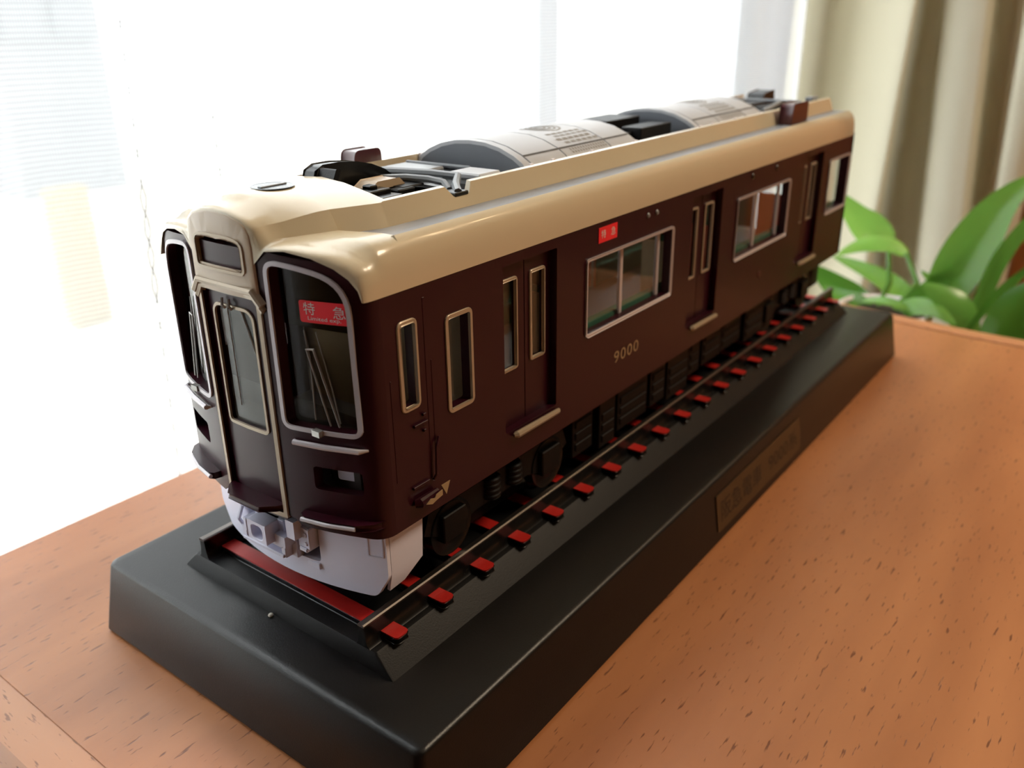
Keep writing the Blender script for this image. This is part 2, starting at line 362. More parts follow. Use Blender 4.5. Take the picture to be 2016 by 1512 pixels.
vs = lb.grid(rows, close_u=True); lb.bm.faces.new(vs[0]); lb.bm.faces.new(vs[-1])
lb.build('track_bed', BLACK, st, smooth=40)
for sg in (1, -1):
    prof = [(0.24, 0.557), (0.15, 0.64), (0.10, 0.9), (0.10, 1.12), (-0.10, 1.12), (-0.10, 0.9), (-0.15, 0.64), (-0.22, 0.557)]
    rl = MB().prism(prof, lambda u, v: (-16.71, sg * (3.12 + u), v), lambda u, v: (16.71, sg * (3.12 + u), v)).build('rail', BLACKG, st, smooth=40)
    head = MB().prism([(-0.11, 1.12), (-0.11, 1.17), (-0.07, 1.195), (0.07, 1.195), (0.11, 1.17), (0.11, 1.12)], lambda u, v: (-16.72, sg * (3.12 + u), v), lambda u, v: (16.72, sg * (3.12 + u), v)).build('rail_head', STEEL, rl, smooth=25)
    lab(head, 'worn metallic top of the rail')
sl0 = None
for k in range(20):
    x = -16.0 + 1.684 * k
    if sl0 is None:
        b = MB(); loop = rpoly([(x - 0.215, -3.78), (x + 0.215, -3.78), (x + 0.215, 3.78), (x - 0.215, 3.78)], 0.12, 3)
        b.prism(loop, lambda u, v: (u, v, 0.56), lambda u, v: (u, v, 0.70), 0)
        b.prism(inset(loop, 0.01), lambda u, v: (u, v, 0.69), lambda u, v: (u, v, 0.755), 1).bevel(0.015, 1, 50)
        sl0 = b.build('sleeper', [BLACKG, RED], st, smooth=40)
    else: dup(sl0, (1.684 * k, 0, 0), st)
# brass name plate on the near side of the plinth
def npmap(d):
    def f(u, v):
        t = v / 2.386; return (u, -6.08 - 0.34 * t - d, -0.0 - 2.36 * t)
    return f
npl = MB(); out = rr(-3.55, 4.2, 0.60, 1.93, 0.05, 2)
npl.prism(out, npmap(-0.05), npmap(0.045)).bevel(0.02, 1, 50)
npo = npl.build('nameplate', BRASS, st)
tm = MB(); f_ = npmap(0.05)
text_mb(tm, '阪急電車', 0.8, lambda u, v: f_(0.325 + u, 1.265 - v), w=3.5, h=0.78, cx=-1.85)
text_mb(tm, '9000系', 0.8, lambda u, v: f_(0.325 + u, 1.265 - v), w=2.9, h=0.72, cx=2.05)
lab(tm.build('lettering', BROWN, npo, recalc=False), 'dark raised letters and numerals')
tag(MB().lathe([(0, 0), (0.06, 0.01), (0.075, 0.05), (0.04, 0.09), (0, 0.1)], (-16.85, 0.2, 0.0), 7).build('crumb', STONE), 'tiny white crumb on the front of the black plinth', 'crumb')

# ================================================================== TRAIN
tr = thing('toy_train', 'maroon and cream toy railway car on the black display stand', 'train', (0, 0, 1.2))
def xf(y): return -16.9 + 0.065 * y * y
Y0 = 3.25; PH0 = math.atan(0.13 * Y0); RC = 0.31 / (1 - math.sin(PH0)); ARC = RC * (PI / 2 - PH0)
def fmapd(off=0.0):             # front of the body: s runs across the nose and round the corners
    def f(s, z, d):
        a = abs(s); sg = 1 if s >= 0 else -1; d = d + off
        if a <= Y0: return (xf(s) + d, s, z)
        ph = PH0 + (a - Y0) / RC; ph = min(ph, PI / 2)
        y = Y0 + RC * (math.sin(ph) - math.sin(PH0)); x = xf(Y0) + RC * (math.cos(PH0) - math.cos(ph))
        return (x + d * math.cos(ph) * 1.0, sg * (y - d * math.sin(ph)), z)
    return f
SE = Y0 + ARC
XS = fmapd()(SE, 0, 0)[0]
BZ = 3.33
CUTS = [i * 0.45 for i in range(-7, 8)] + [sg * (Y0 + ARC * k / 5) for sg in (1, -1) for k in range(0, 5)]
wnd = rpoly([(-3.27, 5.87), (-1.30, 5.87), (-1.30, 9.74), (-2.0, 9.70), (-3.24, 9.44)], [0.28, 0.28, 0.35, 0.4, 0.75], 7)
wnd_in = inset(wnd, 0.11)
lamp_h = rr(-3.15, -1.97, 4.44, 5.02, 0.08, 3)
door_h = [(-0.97, 3.42), (0.97, 3.42), (0.97, 8.84), (-0.97, 8.84)]
front_out = [(-SE, BZ), (-1.46, BZ), (-1.32, 3.46), (-1.1, 3.5), (-1.02, 3.36), (1.02, 3.36), (1.1, 3.5), (1.32, 3.46), (1.46, BZ), (SE, BZ), (SE, 9.05), (3.4, 9.3), (2.9, 9.75), (1.2, 9.9), (-1.2, 9.9), (-2.9, 9.75), (-3.4, 9.3), (-SE, 9.05)]
body = MB()
body.plate(front_out, [wnd_in, flip(wnd_in), lamp_h, flip(lamp_h), door_h], fmapd(), 0.25, CUTS)
# sides
SIDE_WIN = [(-15.33, -14.69, 6.20, 8.34), (-13.78, -12.81, 5.63, 8.08), (-7.81, -2.57, 5.75, 8.08), (2.42, 7.70, 5.75, 8.12), (12.50, 15.42, 5.72, 8.22)]
DOORS = [-10.40, -0.06, 10.45]
holes = [inset(rr(a, b, c, d, 0.16, 3), 0.10) for a, b, c, d in SIDE_WIN] + [rr(c - 1.17, c + 1.17, 4.22, 8.72, 0.05, 2) for c in DOORS]
side_out = [(XS, BZ), (15.67, BZ), (15.67, 9.1), (XS, 9.1)]
for sg in (-1, 1):
    body.plate(side_out, holes, lambda u, v, d, sg=sg: (u, sg * (3.56 - d), v), 0.28)
body.plate([(-3.56, BZ), (3.56, BZ), (3.56, 9.1), (-3.56, 9.1)], [rr(-0.9, 0.9, 3.8, 8.6, 0.1, 2), rr(-3.1, -1.4, 5.8, 8.2, 0.2, 3), rr(1.4, 3.1, 5.8, 8.2, 0.2, 3)], lambda u, v, d: (15.67 - d, u, v), 0.25)
bo = lab(body.build('body_shell', MAROON, tr, smooth=28), 'glossy maroon body shell with window openings')

# relief on the crew door: outline grooves, handrails, hinges
for sg in (-1,):
    r = MB()
    for (x0, x1, z0, z1) in ((-15.62, -15.58, 4.6, 7.1), (-14.48, -14.40, 4.25, 8.7), (-14.30, -14.26, 4.8, 7.2)):
        r.box(x0, x1, -3.572, -3.55, z0, z1)
    for (x0, x1, z) in ((-15.0, -14.55, 5.75), (-14.7, -14.62, 5.55), (-14.7, -14.6, 5.95), (-15.15, -14.6, 4.22)): r.box(x0, x1, -3.63, -3.55, z, z + 0.07)
    r.tube([(-14.45, -3.60, 4.2), (-14.40, -3.66, 4.35), (-14.36, -3.66, 5.05), (-14.2, -3.60, 5.25)], 0.035, 6)
    r.bevel(0.012, 1, 60)
    r.build('crew_door_relief', MAROON, tr)
stp = MB().tube([(-15.12, -3.60, 3.86), (-15.05, -3.68, 3.87), (-14.42, -3.66, 3.90)], [0.10, 0.13, 0.09], 10).build('crew_step', MAROON, tr)
MB().plate([(-14.95, 3.82), (-14.8, 3.9), (-14.66, 3.86), (-14.6, 3.93), (-14.38, 3.96), (-14.38, 3.82), (-14.6, 3.78), (-14.75, 3.74)], [], lambda u, v, d: (u, -3.805 + d, v), 0.02).build('step_print', PRINTC, stp)
MB().plate([(-14.16, 3.90), (-13.84, 3.90), (-13.99, 3.58)], [], lambda u, v, d: (u, -3.572 + d, v), 0.015).build('triangle_mark', PRINTC, tr)

# side windows
def side_window(sg, a, b, c, d, mullion=None, fm=SILVER):
    Y = lambda y: sg * y
    o = rr(a, b, c, d, 0.16, 4); f = MB().plate(o, [inset(o, 0.10)], lambda u, v, t: (u, Y(3.60 - t), v), 0.06).bevel(0.02, 1, 50).build('side_window', fm, tr)
    i = inset(o, 0.10); MB().plate(inset(o, 0.09), [], lambda u, v, t: (u, Y(3.30 - t), v), 0.03).build('pane', GLASS, f)
    if mullion:
        for mx in mullion: MB().box(mx - 0.09, mx + 0.09, min(Y(3.22), Y(3.32)), max(Y(3.22), Y(3.32)), c + 0.05, d - 0.05).bevel(0.02, 1).build('mullion', SILVER, f)
    return f
for sg in (-1, 1):
    for (a, b, c, d) in SIDE_WIN:
        mu = None
        if 4 < b - a: mu = [a + (b - a) * 0.46, b - 0.5]
        side_window(sg, a, b, c, d, mu, GOLD if b < -12 else SILVER)
# sliding doors: two leaves in each recess
def door_leaf(sg, a, b, wa, wb):
    Y = lambda y: sg * y
    w = rr(wa, wb, 5.80, 8.30, 0.10, 3)
    lf = MB().plate([(a, 4.15), (b, 4.15), (b, 8.80), (a, 8.80)], [inset(w, 0.06)], lambda u, v, t: (u, Y(3.33 - t), v), 0.12).build('door_leaf', MAROON, tr)
    fr = MB().plate(w, [inset(w, 0.075)], lambda u, v, t: (u, Y(3.38 - t), v), 0.07).bevel(0.015, 1, 50).build('window_frame', GOLD, lf)
    MB().plate(inset(w, 0.06), [], lambda u, v, t: (u, Y(3.27 - t), v), 0.03).build('pane', GLASS, lf)
for sg in (-1, 1):
    for c in DOORS:
        door_leaf(sg, c - 1.19, c - 0.02, c - 1.03, c - 0.33); door_leaf(sg, c + 0.02, c + 1.19, c + 0.20, c + 0.90)
        s_ = MB().tube([(c - 0.9, sg * 3.62, 4.10), (c - 0.82, sg * 3.66, 4.10), (c + 1.12, sg * 3.66, 4.07), (c + 1.2, sg * 3.62, 4.07)], [0.05, 0.10, 0.08, 0.05], 8).build('door_sill', GOLD, tr)
# side print: red express sign, destination lights, number, emblem
sd = lambda off: (lambda u, v: (u, -3.56 - off, v))
sgn = MB().plate(rr(-7.18, -6.17, 8.40, 8.84, 0.02, 2), [], lambda u, v, d: (u, -3.575 + d, v), 0.02).build('side_sign', SIGNRED, tr)
t_ = MB(); text_mb(t_, '特', 0.3, lambda u, v: (u - 6.93, -3.58, v + 8.64), w=0.24); text_mb(t_, '急', 0.3, lambda u, v: (u - 6.40, -3.58, v + 8.64), w=0.24)
t_.build('lettering', PRINTW, sgn, recalc=False)
t_ = MB(); text_mb(t_, '9000', 0.5, lambda u, v: (u - 5.36, -3.575, v + 4.63), w=1.50, h=0.38, spacing=1.15)
lab(t_.build('fleet_number', PRINTC, tr, recalc=False), 'cream printed number 9000')
for x in (-4.33, -3.78): MB().lathe([(0.0, -0.05), (0.06, -0.04), (0.09, 0.0), (0.09, 0.04)], (x, -3.57, 8.70), 10, 'Y').build('marker_light', GREY, tr)
for x in (3.67, 6.03): MB().lathe([(0.0, -0.03), (0.10, -0.025), (0.12, 0.0), (0.12, 0.03)], (x, -3.57, 8.74), 12, 'Y').build('round_socket', BLACKG, tr)
MB().lathe([(0.0, -0.02), (0.13, -0.02), (0.15, 0.0), (0.15, 0.02)], (5.27, -3.565, 4.63), 16, 'Y').build('round_emblem', MARK, tr)

# ---------------- front of the car
for sg in (1, -1):
    loop = wnd if sg == 1 else flip(wnd)
    fr = MB().plate(loop, [inset(loop, 0.10)], fmapd(-0.045), 0.12, CUTS).bevel(0.02, 1, 50).build('cab_window', SILVER, tr, smooth=30)
    lab(fr, 'silver-framed cab window with rounded corner')
    gl = inset(loop, 0.09)
    MB().plate(gl, [], fmapd(0.22), 0.03, CUTS).build('pane', CABGLASS, fr)
    blo = [(-3.15, 8.20), (-1.40, 8.28), (-1.40, 9.62), (-2.0, 9.60), (-2.95, 9.42), (-3.15, 9.15)]
    blo = blo if sg == 1 else flip(blo)
    MB().plate(blo, [], fmapd(0.26), 0.02, CUTS).build('blackout_band', BAND, fr)
    if sg == 1:
        so = rr(-3.14, -1.89, 8.385, 8.87, 0.05, 3)
        MB().plate(so, [], fmapd(0.205), 0.012, CUTS).build('express_sign', SIGNRED, fr)
        g = fmapd(0.200); L = MB()
        # the sign reads from left to right as seen from the front: u runs towards -y
        text_mb(L, '特', 0.3, lambda u, v: g(-2.13 - u, v + 8.70, 0), w=0.27, h=0.27); text_mb(L, '急', 0.3, lambda u, v: g(-2.81 - u, v + 8.665, 0), w=0.27, h=0.27)
        text_mb(L, 'Limited exp.', 0.12, lambda u, v: g(-2.46 - u, v + 8.475, 0), w=0.76, h=0.11)
        lab(L.build('lettering', PRINTW, fr, recalc=False), 'white express lettering on the red sign')
    # wiper
    W_ = MB(); q = fmapd(0.10)
    P = lambda y, z, d=0: q(y * sg, z, d)
    W_.tube([P(-2.05, 7.80), P(-2.45, 6.05)], 0.022, 6); W_.tube([P(-2.22, 7.82), P(-2.66, 6.05)], 0.026, 6); W_.tube([P(-2.03, 7.80), P(-2.24, 7.83)], 0.022, 6)
    W_.tube([P(-1.95, 8.2, 0.1), P(-2.02, 7.6, 0.1), P(-2.0, 6.1, 0.1)], 0.02, 6); W_.tube([P(-2.25, 8.2, 0.08), P(-2.5, 6.9, 0.08), P(-2.62, 6.1, 0.08)], 0.016, 6)
    W_.box(*(lambda a, b: (min(a[0], b[0]) - .05, max(a[0], b[0]) + .02, min(a[1], b[1]), max(a[1], b[1]), 5.84, 5.98))(P(-2.12, 5.9, -0.14), P(-2.36, 5.9, -0.14)))
    W_.build('wiper', CLEARP, fr)
    # bar under the window, headlight, corner step
    br = MB(); pts = [(1.55, 0.02), (1.62, -0.10), (2.4, -0.10), (3.2, -0.10), (3.32, 0.02)]
    br.tube([(xf(y) + d, -sg * y, 5.60) for y, d in pts], [0.03, 0.065, 0.07, 0.065, 0.03], 8).build('handrail_bar', SILVER, tr)
    hl = MB(); lh = lamp_h if sg == 1 else flip(lamp_h)
    hl.plate(inset(lh, -0.05), [], fmapd(0.55), 0.05, CUTS)
    hlo = hl.build('headlight', BLACKG, tr)
    MB().plate(rr(-3.12, -2.30, 4.60, 5.02, 0.06, 3) if sg == 1 else flip(rr(-3.12, -2.30, 4.60, 5.02, 0.06, 3)), [], fmapd(0.33), 0.05, CUTS).build('lens', WHITE, hlo)  # white plate stands in for the light seen through the opening
    cs = MB(); zz = (3.62, 3.80)
    loop = [(1.62, 0.05), (1.68, -0.16), (1.80, -0.24), (2.5, -0.27), (3.10, -0.25), (3.38, -0.10), (3.45, 0.08), (2.6, 0.2)]
    cs.prism(loop, lambda u, v: (xf(u) + v, -sg * u, zz[0]), lambda u, v: (xf(u) + v, -sg * u, zz[1])).bevel(0.03, 2, 50)
    cso = cs.build('corner_step', MAROON, tr)
    sp = [(1.72, -0.255), (2.4, -0.295), (3.08, -0.27)]
    MB().tube([(xf(u) + v, -sg * u, 3.70) for u, v in sp], 0.055, 8).build('step_trim', SILVER, cso)
# end door
fd = MB(); dwin = rr(-0.74, 0.74, 5.48, 8.50, (0.14, 0.30, 0.30, 0.14), 5)
fd.plate([(-0.99, 3.40), (0.99, 3.40), (0.99, 8.86), (-0.99, 8.86)], [inset(dwin, 0.07)], fmapd(0.09), 0.12, CUTS)
fdo = fd.build('end_door', MAROON, tr)
MB().plate(dwin, [inset(dwin, 0.075)], fmapd(0.055), 0.06, CUTS).bevel(0.015, 1, 50).build('window_frame', GOLD, fdo)
MB().plate(inset(dwin, 0.065), [], fmapd(0.16), 0.03, CUTS).build('pane', CABGLASS, fdo)
hd = MB(); q = fmapd(0.02)
for y in (0.22, -0.02): hd.tube([q(y, 8.66, 0), q(y - 0.03, 8.5, -0.04), q(y - 0.05, 8.42, 0.02)], 0.035, 6)
hd.tube([q(0.24, 8.45, 0.12), q(0.24, 6.0, 0.12)], 0.015, 5); hd.tube([q(-0.25, 8.4, 0.13), q(-0.6, 7.3, 0.13)], 0.03, 6)
hd.build('wiper', CLEARP, fdo)
gf = MB(); go = rpoly([(-1.10, 3.44), (1.10, 3.44), (1.10, 8.86), (-1.10, 8.86)], [0.03, 0.03, 0.12, 0.12], 3); gi = rpoly([(-0.98, 3.56), (0.98, 3.56), (0.98, 8.80), (-0.98, 8.80)], [0.03, 0.03, 0.14, 0.14], 3)
gf.plate(go, [gi], fmapd(-0.045), 0.14, CUTS).bevel(0.018, 1, 50)
lab(gf.build('door_surround', GOLD, tr), 'champagne coloured frame round the end door')
ds = MB(); ds.prism([(-0.97, 0.05), (-0.88, -0.10), (-0.56, -0.38), (0.56, -0.38), (0.88, -0.10), (0.97, 0.05)], lambda u, v: (-16.88 + v, u, 3.62), lambda u, v: (-16.88 + v, u, 3.77)).bevel(0.03, 2, 40)
ds.build('door_step', MAROON, tr)
# rain gutter over the door
lip = MB(); path = [(1.20, 8.70), (0.95, 9.00), (-0.95, 9.00), (-1.20, 8.70)]; sec = [(-0.10, 0.055), (-0.13, 0.0), (-0.10, -0.075), (0.03, -0.10), (0.03, 0.08)]
rows = []
for i, (y, z) in enumerate(path):
    ny, nz = (0.45, 0.75) if i == 1 else (-0.45, 0.75) if i == 2 else (0.75, 0.6) if i == 0 else (-0.75, 0.6)
    rows.append([(xf(y) + dx - 0.03, y + ny * dz, z + nz * dz * 1.3) for dx, dz in sec])
vs = lip.grid(rows, close_u=True); lip.bm.faces.new(vs[0]); lip.bm.faces.new(vs[-1])
lip.build('rain_gutter', GOLD, tr, smooth=20)
rows = [[(x_ + 0.06, y_ * 0.985, z_ - 0.13) for x_, y_, z_ in r_] for r_ in rows]
l2 = MB(); vs = l2.grid(rows, close_u=True); l2.bm.faces.new(vs[0]); l2.bm.faces.new(vs[-1]); l2.build('rain_gutter', GOLD, tr, smooth=20)
# destination visor
arch = [(1.07, 9.6), (1.08, 9.95), (1.05, 10.20), (0.95, 10.38), (0.80, 10.47), (0.55, 10.545), (0.28, 10.59), (0, 10.60)]
vo = [(-1.09, 8.82), (1.09, 8.82)] + arch + [(-y, z) for y, z in arch[:-1]][::-1]
vwin = rpoly([(-0.76, 9.40), (0.76, 9.40), (0.76, 9.98), (0.40, 10.04), (-0.40, 10.04), (-0.76, 9.98)], [0.05, 0.05, 0.12, 0.1, 0.1, 0.12], 3)
vp = MB().plate(vo, [vwin], fmapd(-0.07), 0.16, CUTS).bevel(0.025, 2, 50).build('destination_visor', VISOR, tr, smooth=40)
vfo = inset(vwin, -0.09); MB().plate(vfo, [inset(vwin, -0.03)], fmapd(-0.105), 0.05, CUTS).bevel(0.015, 1, 50).build('window_frame', GOLD, vp)
bx = MB(); q = fmapd(0)
bx.box(-16.35, -16.3, -0.85, 0.85, 9.3, 10.1); bx.box(-16.75, -16.3, -0.86, -0.80, 9.3, 10.1); bx.box(-16.75, -16.3, 0.80, 0.86, 9.3, 10.1); bx.box(-16.75, -16.3, -0.85, 0.85, 9.28, 9.36)
bx.build('lamp_recess', mat('dim_grey_plastic', (72, 70, 82), 0.5), vp)
lb2 = MB().box(-16.6, -16.35, -0.70, 0.16, 9.44, 10.08).box(-16.63, -16.6, -0.36, -0.14, 9.66, 9.95); lb2.build('lamp_block', mat('lamp_grey_plastic', (104, 104, 114), 0.5), vp)

# ---------------- roof
MO = [(3.53, 9.02), (3.44, 9.24), (3.26, 9.46), (2.97, 9.67), (2.50, 9.85), (1.90, 9.95), (1.40, 9.90), (1.07, 9.58), (1.05, 10.20), (0.80, 10.47), (0.40, 10.575), (0, 10.60)]
def sstep(t): t = max(0, min(1, t)); return t * t * (3 - 2 * t)
def qprof(x):                    # front-end profile (no gutter) at length x
    t = sstep((x + 16.95) / 1.75); t2 = sstep((x + 16.95) / 2.5); u = sstep((x + 16.9) / 1.7)
    wb = 1.12 + 1.30 * max(0, min(1, (x + 16.95) / 2.6)) ** 0.8; ws = 1.02 + 1.17 * max(0, min(1, (x + 16.95) / 2.75)) ** 0.85; zs = 10.36 + 0.20 * u; zc = 10.62 + 0.27 * sstep((x + 17.1) / 1.2)
    e = sstep((x + 16.9) / 1.6)     # the shoulder sinks towards the nose
    f = sstep((x + 16.7) / 1.5); mixf = lambda a, b: a + (b - a) * f
    return [(3.58, 9.0), (3.58, 9.3), (3.55, 9.58), (mixf(3.36, 3.485), mixf(9.74, 9.82)), (mixf(2.98, 3.37), mixf(9.92, 9.99)), (mixf(2.25, 3.19), mixf(10.02, 10.09)), (mixf(1.55, 2.9), mixf(10.04, 10.11)), (wb, mixf(10.10, 10.14)),
            (ws, zs), (ws * 0.76, zs + (zc - zs) * 0.42), (ws * 0.40, zs + (zc - zs) * 0.87), (0, zc)]
MAIN = [(3.58, 9.0), (3.58, 9.3), (3.55, 9.58), (3.485, 9.82), (3.37, 9.99), (3.19, 10.09), (3.165, 10.03), (2.42, 10.03), (2.2, 10.58), (2.08, 10.6), (2.05, 10.25), (0, 10.25)]
def full(half, xs):
    n = [(xs[i], -half[i][0], half[i][1]) for i in range(len(half))]; return n + [(x, -y, z) for x, y, z in n[:-1]][::-1]
roof = MB(); rows = []
Q0 = qprof(-16.62)
for (bl, t) in ((0.0, 0.0), (0.35, 0.005), (0.62, 0.04), (0.82, 0.12), (0.95, 0.24), (1.0, 0.36)):
    h = []; xs = []
    for i in range(12):
        y = MO[i][0] + (Q0[i][0] - MO[i][0]) * bl; z = MO[i][1] + (Q0[i][1] - MO[i][1]) * bl
        tt = t * (0.6 if i >= 8 else 1.0); x = xf(min(y, 3.4)) - 0.045 + tt
        if i <= 2: x += (0.0, 0.0, 0.0)[i]
        h.append((y, z)); xs.append(x)
    rows.append(full(h, xs))
for x0 in (-16.35, -16.2, -16.05, -15.9, -15.75, -15.62, -15.5):
    h = qprof(x0); k = (x0 + 16.45) / 0.9; k = min(1, max(0, k))
    rows.append(full(h, [x0 + (0.065 * hh[0] ** 2) * (1 - k) * 0.8 for hh in h]))
gx = [0, 0, 0, 0.05, 0.15, 0.48, 0.42, 0, 0, 0, 0, 0]
h = qprof(-15.3); rows.append(full(h, [-15.3 + g for g in gx]))
h2 = list(h); h2[5] = MAIN[5]; h2[6] = MAIN[6]; h2[7] = (h[7][0], 10.03); rows.append(full(h2, [-15.29 + g for g in gx]))
for x0 in (-14.9, -14.6, -14.4, -14.2):
    h = qprof(x0); h2 = list(h); h2[5] = MAIN[5]; h2[6] = MAIN[6]; h2[7] = (h[7][0], 10.03); rows.append(full(h2, [x0] * 12))
rows.append(full(h2, [-14.13 + 0.15 * (i >= 9) + 0.1 * (i == 11) for i in range(12)]))
rows.append(full(MAIN, [-14.11 + 0.15 * (i >= 9) + 0.1 * (i == 11) for i in range(12)]))
low = list(MAIN); low[8] = (2.27, 10.32); low[9] = (2.1, 10.32)
for x0 in (-12.02, -11.78, -11.2, -11.06):
    rows.append(full(low if x0 in (-11.78, -11.2) else MAIN, [x0] * 12))
for x0 in (-8, -4, 0, 4, 8, 12, 15.45): rows.append(full(MAIN, [x0] * 12))
last = [(3.5, 9.0), (3.5, 9.3), (3.47, 9.55), (3.39, 9.76), (3.28, 9.92), (3.14, 9.99)] + MAIN[6:]
rows.append(full(last, [15.66] * 12))
vs = roof.grid(rows)
# inner skin so that the roof has thickness
roof.bm.faces.new([v for v in vs[-1]])
ro = lab(roof.build('roof', CREAM, tr, smooth=lambda p: 60 if abs(p.y) > 2.95 or p.x < -16.5 else 26), 'glossy cream roof with raised walkway walls')
for sg in (-1, 1):
    MB().prism([(-15.28, 2.12), (-14.82, 3.15), (15.6, 3.15), (15.6, 2.43), (-14.0, 2.43)], lambda u, v: (u, sg * v, 10.02), lambda u, v: (u, sg * v, 10.05)).build('roof_channel', GREY, tr)
MB().box(-13.95, 15.5, -2.04, 2.04, 10.25, 10.275).build('roof_deck', BLACKG, tr)
# round socket on the dome
sk = MB(); sk.lathe([(0.50, 0.012), (0.47, 0.02), (0.44, 0.012), (0.0, 0.008)], (-15.32, 0.0, 10.885), 28); sko = sk.build('roof_socket', BLACKG, tr)
MB().box(-15.68, -14.96, -0.07, 0.07, 10.885, 10.925).bevel(0.015, 1).build('socket_bar', GREY, sko)

# ---------------- air conditioners
def arcz(y): 
    a = abs(y)
    P = [(0, 11.13), (0.55, 11.10), (1.07, 10.99), (1.55, 10.80), (1.85, 10.62), (2.0, 10.45)]
    for (y0, z0), (y1, z1) in zip(P, P[1:]):
        if a <= y1: return z0 + (z1 - z0) * (a - y0) / (y1 - y0)
    return 10.45
def aircon(x0, x1):
    ys = [-2.0, -1.85, -1.55, -1.07, -0.55, 0, 0.55, 1.07, 1.55, 1.85, 2.0]
    lo = 10.30
    mb = MB(); rows = []
    for x, s_ in ((x0, 0.0), (x0 + 0.30, 0.0), (x0 + 0.31, 0.04), (x0 + 0.37, 0.04), (x0 + 0.38, 0), (x0 + (x1 - x0) * 0.335, 0), (x0 + (x1 - x0) * 0.335 + 0.01, 0.04), (x0 + (x1 - x0) * 0.335 + 0.06, 0.04), (x0 + (x1 - x0) * 0.335 + 0.07, 0), (x0 + (x1 - x0) * 0.74, 0), (x0 + (x1 - x0) * 0.74 + 0.01, 0.04), (x0 + (x1 - x0) * 0.74 + 0.06, 0.04), (x0 + (x1 - x0) * 0.74 + 0.07, 0), (x1, 0)):
        rows.append([(x, y, arcz(y) - s_) for y in ys] + [(x, 1.9, lo), (x, -1.9, lo)])
    vs = mb.grid(rows, close_u=True); mb.bm.faces.new(vs[0]); mb.bm.faces.new(vs[-1])
    u = mb.build('air_conditioner', ACGREY, tr, smooth=30)
    f = MB(); f.plate([(y * 0.965, arcz(y) - 0.10) for y in ys] + [(1.85, lo), (-1.85, lo)], [], lambda a, b, d: (x0 - 0.012 + d, a, b), 0.05); f.build('end_panel', ACDARK, u)
    f = MB(); f.plate([(y * 0.965, arcz(y) - 0.10) for y in ys] + [(1.85, lo), (-1.85, lo)], [], lambda a, b, d: (x1 - 0.035 + d, a, b), 0.05); f.build('end_panel', ACDARK, u)
    a, b = x0 + (x1 - x0) * 0.42, x0 + (x1 - x0) * 0.72
    for sg in (-1, 1):
        # seam lines along the shoulders
        y0 = 1.62
        MB().prism([(y0, 0.0), (y0 + 0.05, 0.0)], lambda p, q: (x0 + 0.35, sg * p, arcz(p) + 0.006), lambda p, q: (x1 - 0.1, sg * p, arcz(p) + 0.006)) if False else None
        s2 = MB(); s2.grid([[(x, sg * p, arcz(p) + 0.006) for p in (1.58, 1.64)] for x in (x0 + 0.35, x1 - 0.05)]); s2.build('seam', SLOT, u, recalc=False)
        sl = None
        for r_, yy in enumerate((0.82, 1.02, 1.22, 1.42)):
            for k in range(6):
                xx = a + (b - a) * (k + 0.5 * (r_ % 2)) / 6
                s3 = MB(); s3.grid([[(xx_, sg * p, arcz(p) + 0.007) for p in (yy - 0.055, yy + 0.055)] for xx_ in (xx, xx + 0.24)])
                s3.build('vent_slot', VENT, u, recalc=False)
        g = MB()
        for k in range(14):
            xx = a - 0.05 + (b - a) * k / 13
            for p0, p1 in ((1.68, 1.76), (1.79, 1.86)): g.grid([[(xx_, sg * p, arcz(p) + 0.008) for p in (p0, p1)] for xx_ in (xx, xx + 0.07)])
        go_ = g.build('louvre', VENT, u, recalc=False); go_['kind'] = 'stuff'
        for xx in (x0 + 0.1, x0 + 1.15, x0 + 3.2, x1 - 0.3):
            MB().box(xx, xx + 0.13, min(sg * 1.97, sg * 2.06), max(sg * 1.97, sg * 2.06), 10.28, 10.62).build('foot', PRINTW, u)
    fg = MB(); cx = (a + b) / 2 - 0.05
    for r0, r1 in ((0.12, 0.2), (0.28, 0.36), (0.44, 0.52), (0.60, 0.68)):
        fg.grid([[(cx + rr_ * math.cos(2 * PI * k / 24), rr_ * math.sin(2 * PI * k / 24) * 0.95, arcz(rr_ * math.sin(2 * PI * k / 24)) + 0.008) for k in range(24)] for rr_ in (r0, r1)], close_u=True)
    fg.build('fan_grille', VENT, u, recalc=False)
aircon(-8.40, -2.30); aircon(2.00, 8.00)

# ---------------- pantograph and roof gear
D = 10.275
pg = lambda n, m_, mbx, l=None: (lab(mbx.build(n, m_, tr, smooth=30), l) if l else mbx.build(n, m_, tr, smooth=30))
ap = [(-14.0, D), (-13.75, 10.95), (-13.5, 11.06), (-13.0, 11.06), (-12.4, 11.0), (-11.9, 10.88), (-11.45, 10.70), (-11.2, 10.52), (-11.2, D)]
hump = MB().prism(ap, lambda u, v: (u, 0.35, v), lambda u, v: (u, 0.75, v)).bevel(0.03, 1, 30)
hp = pg('pantograph_horn', BLACKG, hump, 'black arched side horn of the folded pantograph')
b = MB().prism([(-14.0, D), (-13.62, 11.02), (-13.5, 11.02), (-13.86, D)], lambda u, v: (u, -0.25, v), lambda u, v: (u, 0.35, v)).bevel(0.02, 1).build('brace', BLACK, hp)
cp = MB().prism([(-12.9, 10.44), (-12.6, 10.62), (-11.85, 10.62), (-11.7, 10.48)], lambda u, v: (u, -0.55 + 0.0 * v, v), lambda u, v: (u, 0.05, v)).bevel(0.02, 1); pg('pantograph_shoe', VISOR, cp, 'tan painted contact shoe of the folded pantograph')
g1 = MB().box(-13.25, -12.55, -0.95, -0.35, D, 10.52).box(-13.25, -12.55, -1.35, -0.75, D, 10.42).box(-13.0, -12.75, -0.7, -0.4, 10.5, 10.6).box(-13.95, -13.4, -1.6, 0.2, D, 10.38).bevel(0.025, 1); pg('pantograph_base', BLACKG, g1)
